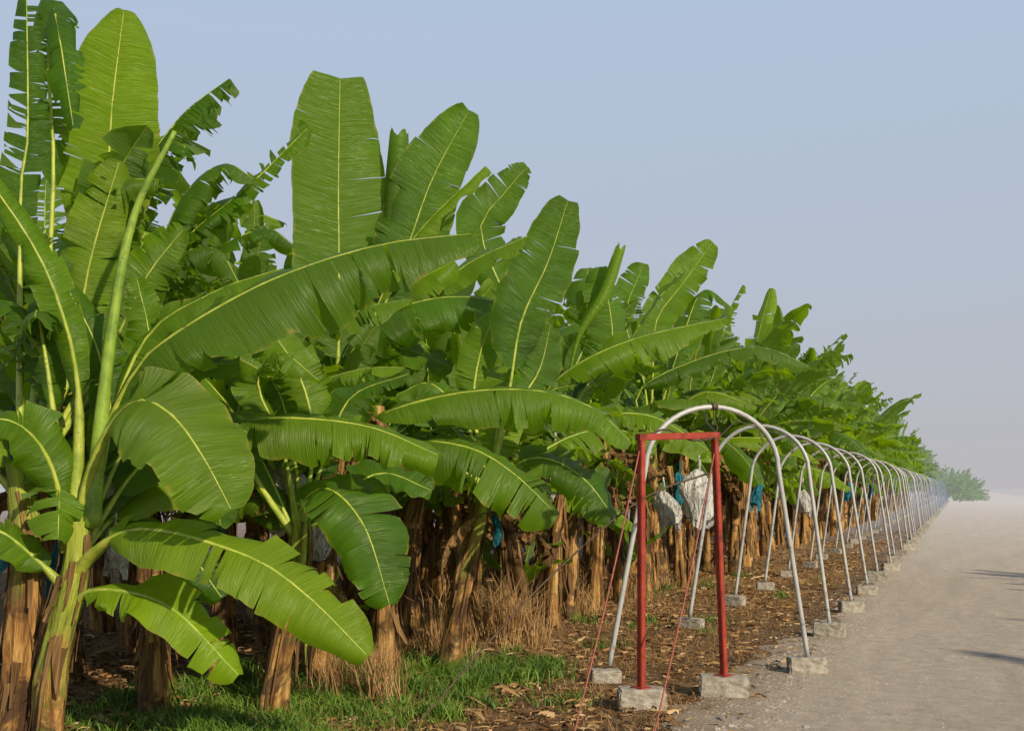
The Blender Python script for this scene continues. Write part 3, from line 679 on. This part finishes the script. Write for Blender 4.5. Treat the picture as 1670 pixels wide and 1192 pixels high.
def beam(a, b, w, name, mat=M_RED):
    import bmesh
    d = (b - a); ln = d.length; d.normalize(); s = (Bt - At); s.z = 0
    s = (s - d * s.dot(d))
    if s.length < .1: s = UP - d * UP.dot(d)
    s.normalize(); t = d.cross(s)
    bm = bmesh.new(); n = 8; rings = []
    for i in range(n + 1):
        c = a + d * ln * i / n
        rings.append([bm.verts.new(c + s * x * w / 2 + t * y * w / 2) for x, y in ((-1, -1), (1, -1), (1, 1), (-1, 1))])
    for i in range(n):
        for k in range(4): bm.faces.new((rings[i][k], rings[i][(k + 1) % 4], rings[i + 1][(k + 1) % 4], rings[i + 1][k]))
    bm.faces.new(rings[0][::-1]); bm.faces.new(rings[-1])
    bmesh.ops.recalc_face_normals(bm, faces=bm.faces[:])
    long = [e for e in bm.edges if abs((e.verts[0].co - e.verts[1].co).normalized().dot(d)) > .9]
    bmesh.ops.bevel(bm, geom=long, offset=.005, segments=2, affect='EDGES')
    me = bpy.data.meshes.new(name); bm.to_mesh(me); bm.free(); me.materials.append(mat); return obj(name, me, parent=fr)
beam(A, At, .05, 'post'); beam(B, Bt, .05, 'post')
dd = (Bt - At).normalized(); beam(At - dd * .04 + UP * .028, Bt + dd * .04 + UP * .028, .052, 'crossbeam')
beam(A + Vector((0, 0, -.012)), A, .12, 'foot_plate'); beam(B + Vector((0, 0, -.012)), B, .12, 'foot_plate')
b1 = block(-2.27, 8.20, .30, 1., 2, 'concrete blocks under the red frame'); b2 = block(-1.79, 8.99, .55, 1.08, 3, 'concrete blocks under the red frame')
b1.scale = (1.0, 1, .96); b2.scale = (1.1, 1.1, .96); b1.rotation_euler = (0, 0, .42); b2.rotation_euler = (0, 0, .25)
cable('guy_cable', [(-2.28, 8.18, 1.98), (-2.34, 7.62, 1.0), (-2.42, 7.0, -.02)], .007, M_REDC, 'taut red guy cable from frame top to ground', group='red guy cables')
cable('guy_cable', [(-1.86, 8.94, 1.98), (-1.9, 8.2, 1.0), (-1.95, 7.35, -.02)], .007, M_REDC, 'taut red guy cable from frame top to ground', group='red guy cables')
cable('slack_cable', [(-1.87, 8.93, 1.83), (-2.35, 8.45, 1.60), (-2.9, 8.0, 1.05), (-3.25, 7.5, .55), (-3.57, 6.8, .0), (-3.8, 6.2, .01)], .008, M_CABLE, 'slack dark steel cable sagging from the red frame to the grass')
cable('twisted_wire', [(-2.26, 8.2, 2.08), (-2.15, 8.5, 2.16), (-2.0, 8.7, 2.08), (-1.85, 8.95, 2.12), (-2.02, 9.4, 2.26), (-2.1, 9.76, 2.36)], .008, M_CABLE, 'dark wire wound over the red crossbeam')

# ------------------------------------------------------------------ ground, road
me = bpy.data.meshes.new('ground'); S = 1500
me.from_pydata([(-S, -S, 0), (S, -S, 0), (S, S, 0), (-S, S, 0)], [], [(0, 1, 2, 3)]); me.materials.append(M_GROUND)
obj('ground', me, kind='structure')
mb = MB(); prev = None; rq = random.Random(9); y = -30; wob = 0
while y < 900:
    wob = wob * .7 + rq.uniform(-.12, .12)
    ex = -1.95 if y < 10 else -1.95 + .45 * min(1, (y - 10) / 8)
    l = mb.add((ex + wob, y, .004)); r = mb.add((11 + wob, y, .004))
    if prev: mb.face((prev[0], prev[1], r, l))
    prev = (l, r); y += .12 if y < 40 else (1 if y < 120 else 20)
obj('road', mb.mesh('road', [M_ROAD], False), kind='structure')

mb = MB(); rl = random.Random(33)
def litter_piece(x, y, ln, w, mat):
    a = rl.uniform(0, 6.28); d = Vector((math.cos(a), math.sin(a), 0)); s = Vector((-d.y, d.x, 0)); n = 4; t = rl.random()
    z0 = rl.uniform(.003, .03); c = rl.uniform(.02, .10) * ln * 2; prev = None; cl = rl.uniform(-.01, .02); ph = rl.uniform(0, 6)
    for i in range(n + 1):
        u = i / n; ww = w * (math.sin(math.pi * (.08 + .84 * u)) ** .7)
        z = z0 + c * math.sin(u * 3.0 + .1) * abs(math.sin(ph + u * 2))
        p = Vector((x, y, 0)) + d * ln * (u - .5) + s * .2 * ln * math.sin(ph + u * 4)
        l_ = mb.add(p - s * ww + UP * max(.004, z + cl), (u * .6, 0), t); m_ = mb.add(p + UP * max(.004, z), (u * .6, .3), t); r_ = mb.add(p + s * ww + UP * max(.005, z + cl * rl.uniform(-1, 1)), (u * .6, .6), t)
        if prev: mb.face((prev[0], prev[1], m_, l_), mat); mb.face((prev[1], prev[2], r_, m_), mat)
        prev = (l_, m_, r_)
cl_ = [(rl.uniform(-9, -2.2), 5 + 32 * rl.random() ** 1.5, rl.uniform(.2, .6)) for _ in range(120)]
for i in range(34000):
    if rl.random() < .6:
        c = rl.choice(cl_); x = rl.gauss(c[0], c[2]); y = rl.gauss(c[1], c[2] * 1.3)
    else:
        y = 4.5 + 40 * rl.random() ** 1.7; x = rl.uniform(-10, -2.0) if rl.random() < .93 else rl.uniform(-2.4, -1.4)
    if x > -1.4: continue
    big_ = rl.random() < .008 and x < -3.2
    litter_piece(x, y, rl.uniform(.25, .6) if big_ else rl.uniform(.02, .15), rl.uniform(.015, .04) if big_ else rl.uniform(.001, .0035), 0)
obj('leaf_litter', mb.mesh('leaf_litter', [M_LIT]), kind='stuff', label='dry brown banana leaf litter on the soil', category='leaf litter')
def blades(name, patches, mat, hmin, hmax, label, cat, wid=.006, seed=1, lean=.5):
    mb = MB(); q = random.Random(seed)
    for pch in patches:
        cx, cy, rx, ry, n = pch[:5]; hs = pch[5] if len(pch) > 5 else 1
        for i in range(n):
            x = q.gauss(cx, rx); y = q.gauss(cy, ry)
            if x > -1.8: continue
            h = q.uniform(hmin, hmax) * hs; a = q.uniform(0, 6.28); l = q.uniform(.1, lean) * h; wa = q.uniform(0, 6.28)
            sx, sy = math.cos(wa) * wid, math.sin(wa) * wid; dx, dy = math.cos(a) * l, math.sin(a) * l
            v = [mb.add((x - sx, y - sy, 0)), mb.add((x + sx, y + sy, 0)), mb.add((x + sx * .8 + dx * .35, y + sy * .8 + dy * .35, h * .6)), mb.add((x - sx * .8 + dx * .35, y - sy * .8 + dy * .35, h * .6)), mb.add((x + dx, y + dy, h * q.uniform(.7, 1)))]
            mb.face((v[0], v[1], v[2], v[3])); mb.face((v[3], v[2], v[4]))
    obj(name, mb.mesh(name, [mat]), kind='stuff', label=label, category=cat)
pq = random.Random(77)
gp = []
for i in range(150):
    x = pq.uniform(-6.2, -3.5); y = pq.uniform(5.6, 9.8); gp.append((x, y, pq.uniform(.04, .17), pq.uniform(.04, .17), pq.randint(40, 260), pq.uniform(.5, 1.7)))
for i in range(40):
    gp.append((pq.uniform(-6, -2.2), pq.uniform(8, 22), pq.uniform(.04, .15), pq.uniform(.04, .15), pq.randint(20, 110), pq.uniform(.6, 1.4)))
gp += [(-4.4, 7.7, .25, .35, 900, 1.), (-5.0, 7.3, .35, .35, 1100, 1.1), (-2.9, 8.2, .15, .15, 160, .7)]
blades('grass', gp, M_GRASS, .03, .16, 'patches of short green grass between the banana stems', 'grass', .005, seed=3, lean=1.3)
sp_ = []
for i in range(330):
    y = pq.uniform(6.5, 34); sp_.append((pq.uniform(-5.2, -1.95), y, pq.uniform(.08, .25), pq.uniform(.1, .5), pq.randint(20, 150)))
blades('dry_grass', sp_ + [(-4.45, 10.9, .25, .3, 700), (-4.9, 11.6, .3, .4, 400)],
       M_STRAW, .015, .12, 'dry straw-coloured grass along the road verge', 'dry grass', .0022, 4, 2.4)
tuf = [(pq.uniform(-5.4, -4.2), pq.uniform(7.5, 18), .09, .09, pq.randint(50, 130), pq.uniform(.3, .8)) for _ in range(20)]
blades('dry_straw', [(-4.45, 10.9, .16, .18, 420), (-4.75, 11.4, .12, .15, 260), (-4.9, 10.0, .1, .1, 120)] + tuf, M_STRAW, .4, .95, 'tall tangle of dead straw between banana stems', 'dry straw', .004, 5, .7)
mb = MB(); q = random.Random(8)
for i in range(9000):
    y = 6 + 26 * q.random() ** 1.8; x = q.gauss(-1.4, .3) if q.random() < .65 else q.uniform(-1.6, 3.0); s = q.uniform(.003, .009) if q.random() < .96 else q.uniform(.012, .024)
    vs = [mb.add((x + s * a * q.uniform(.7, 1.2), y + s * b * q.uniform(.7, 1.2), .004 + s * c * .7)) for a, b, c in ((-1, -1, 0), (1, -1, 0), (1, 1, 0), (-1, 1, 0), (-.6, -.5, 1), (.6, -.6, 1), (.5, .6, 1), (-.5, .5, 1))]
    for f in ((4, 5, 6, 7), (0, 1, 5, 4), (1, 2, 6, 5), (2, 3, 7, 6), (3, 0, 4, 7)): mb.face(tuple(vs[k] for k in f))
obj('gravel', mb.mesh('gravel', [M_STONE], False), kind='stuff', label='loose pebbles on the dirt road edge', category='gravel')

# ------------------------------------------------------------------ light, sky, camera
tosun = Vector((.86, -.51, 0)).normalized(); EL = math.radians(28)
d = Vector((tosun.x * math.cos(EL), tosun.y * math.cos(EL), math.sin(EL)))
sl = bpy.data.lights.new('sun', 'SUN'); sl.energy = 5.0; sl.angle = math.radians(1.2); sl.color = (1, .87, .63)
so = obj('sun', sl, (20, -20, 30)); so.rotation_euler = (-d).to_track_quat('-Z', 'Y').to_euler()
w = bpy.data.worlds.new('World'); scene.world = w; w.use_nodes = True; nt = w.node_tree; nt.nodes.clear()
sky = N(nt, 'ShaderNodeTexSky', sky_type='NISHITA'); sky.sun_disc = False; sky.sun_elevation = EL; sky.sun_rotation = math.atan2(d.x, d.y)
sky.air_density = 1.0; sky.dust_density = 2.5; sky.ozone_density = 1.5
tc = N(nt, 'ShaderNodeTexCoord'); sp = N(nt, 'ShaderNodeSeparateXYZ'); L(nt, tc.outputs['Generated'], sp.inputs[0])
g = ramp(nt, sp.outputs[2], [(0., (5.3, 5.15, 5.35)), (.05, (5.0, 5.05, 5.5)), (.2, (4.8, 5.4, 6.4)), (.42, (4.6, 5.7, 7.4)), (1., (1.2, 1.7, 2.6))])
c = mixc(nt, .92, sky.outputs[0], g)
bg = N(nt, 'ShaderNodeBackground'); L(nt, c, bg.inputs[0]); bg.inputs[1].default_value = .1
o = N(nt, 'ShaderNodeOutputWorld'); L(nt, bg.outputs[0], o.inputs[0])
cam = bpy.data.cameras.new('camera'); co = bpy.data.objects.new('camera', cam); COL.objects.link(co)
cam.sensor_width = 36; cam.lens = 38.6; cam.clip_end = 3000; cam.clip_start = .05
cam.shift_y = (795 - 596) / 1670
co.location = (0, 0, 1.7); co.rotation_euler = (math.radians(90), 0, math.radians(22.19)); scene.camera = co
scene.view_settings.view_transform = 'Standard'; scene.view_settings.look = 'None'; scene.view_settings.exposure = 0
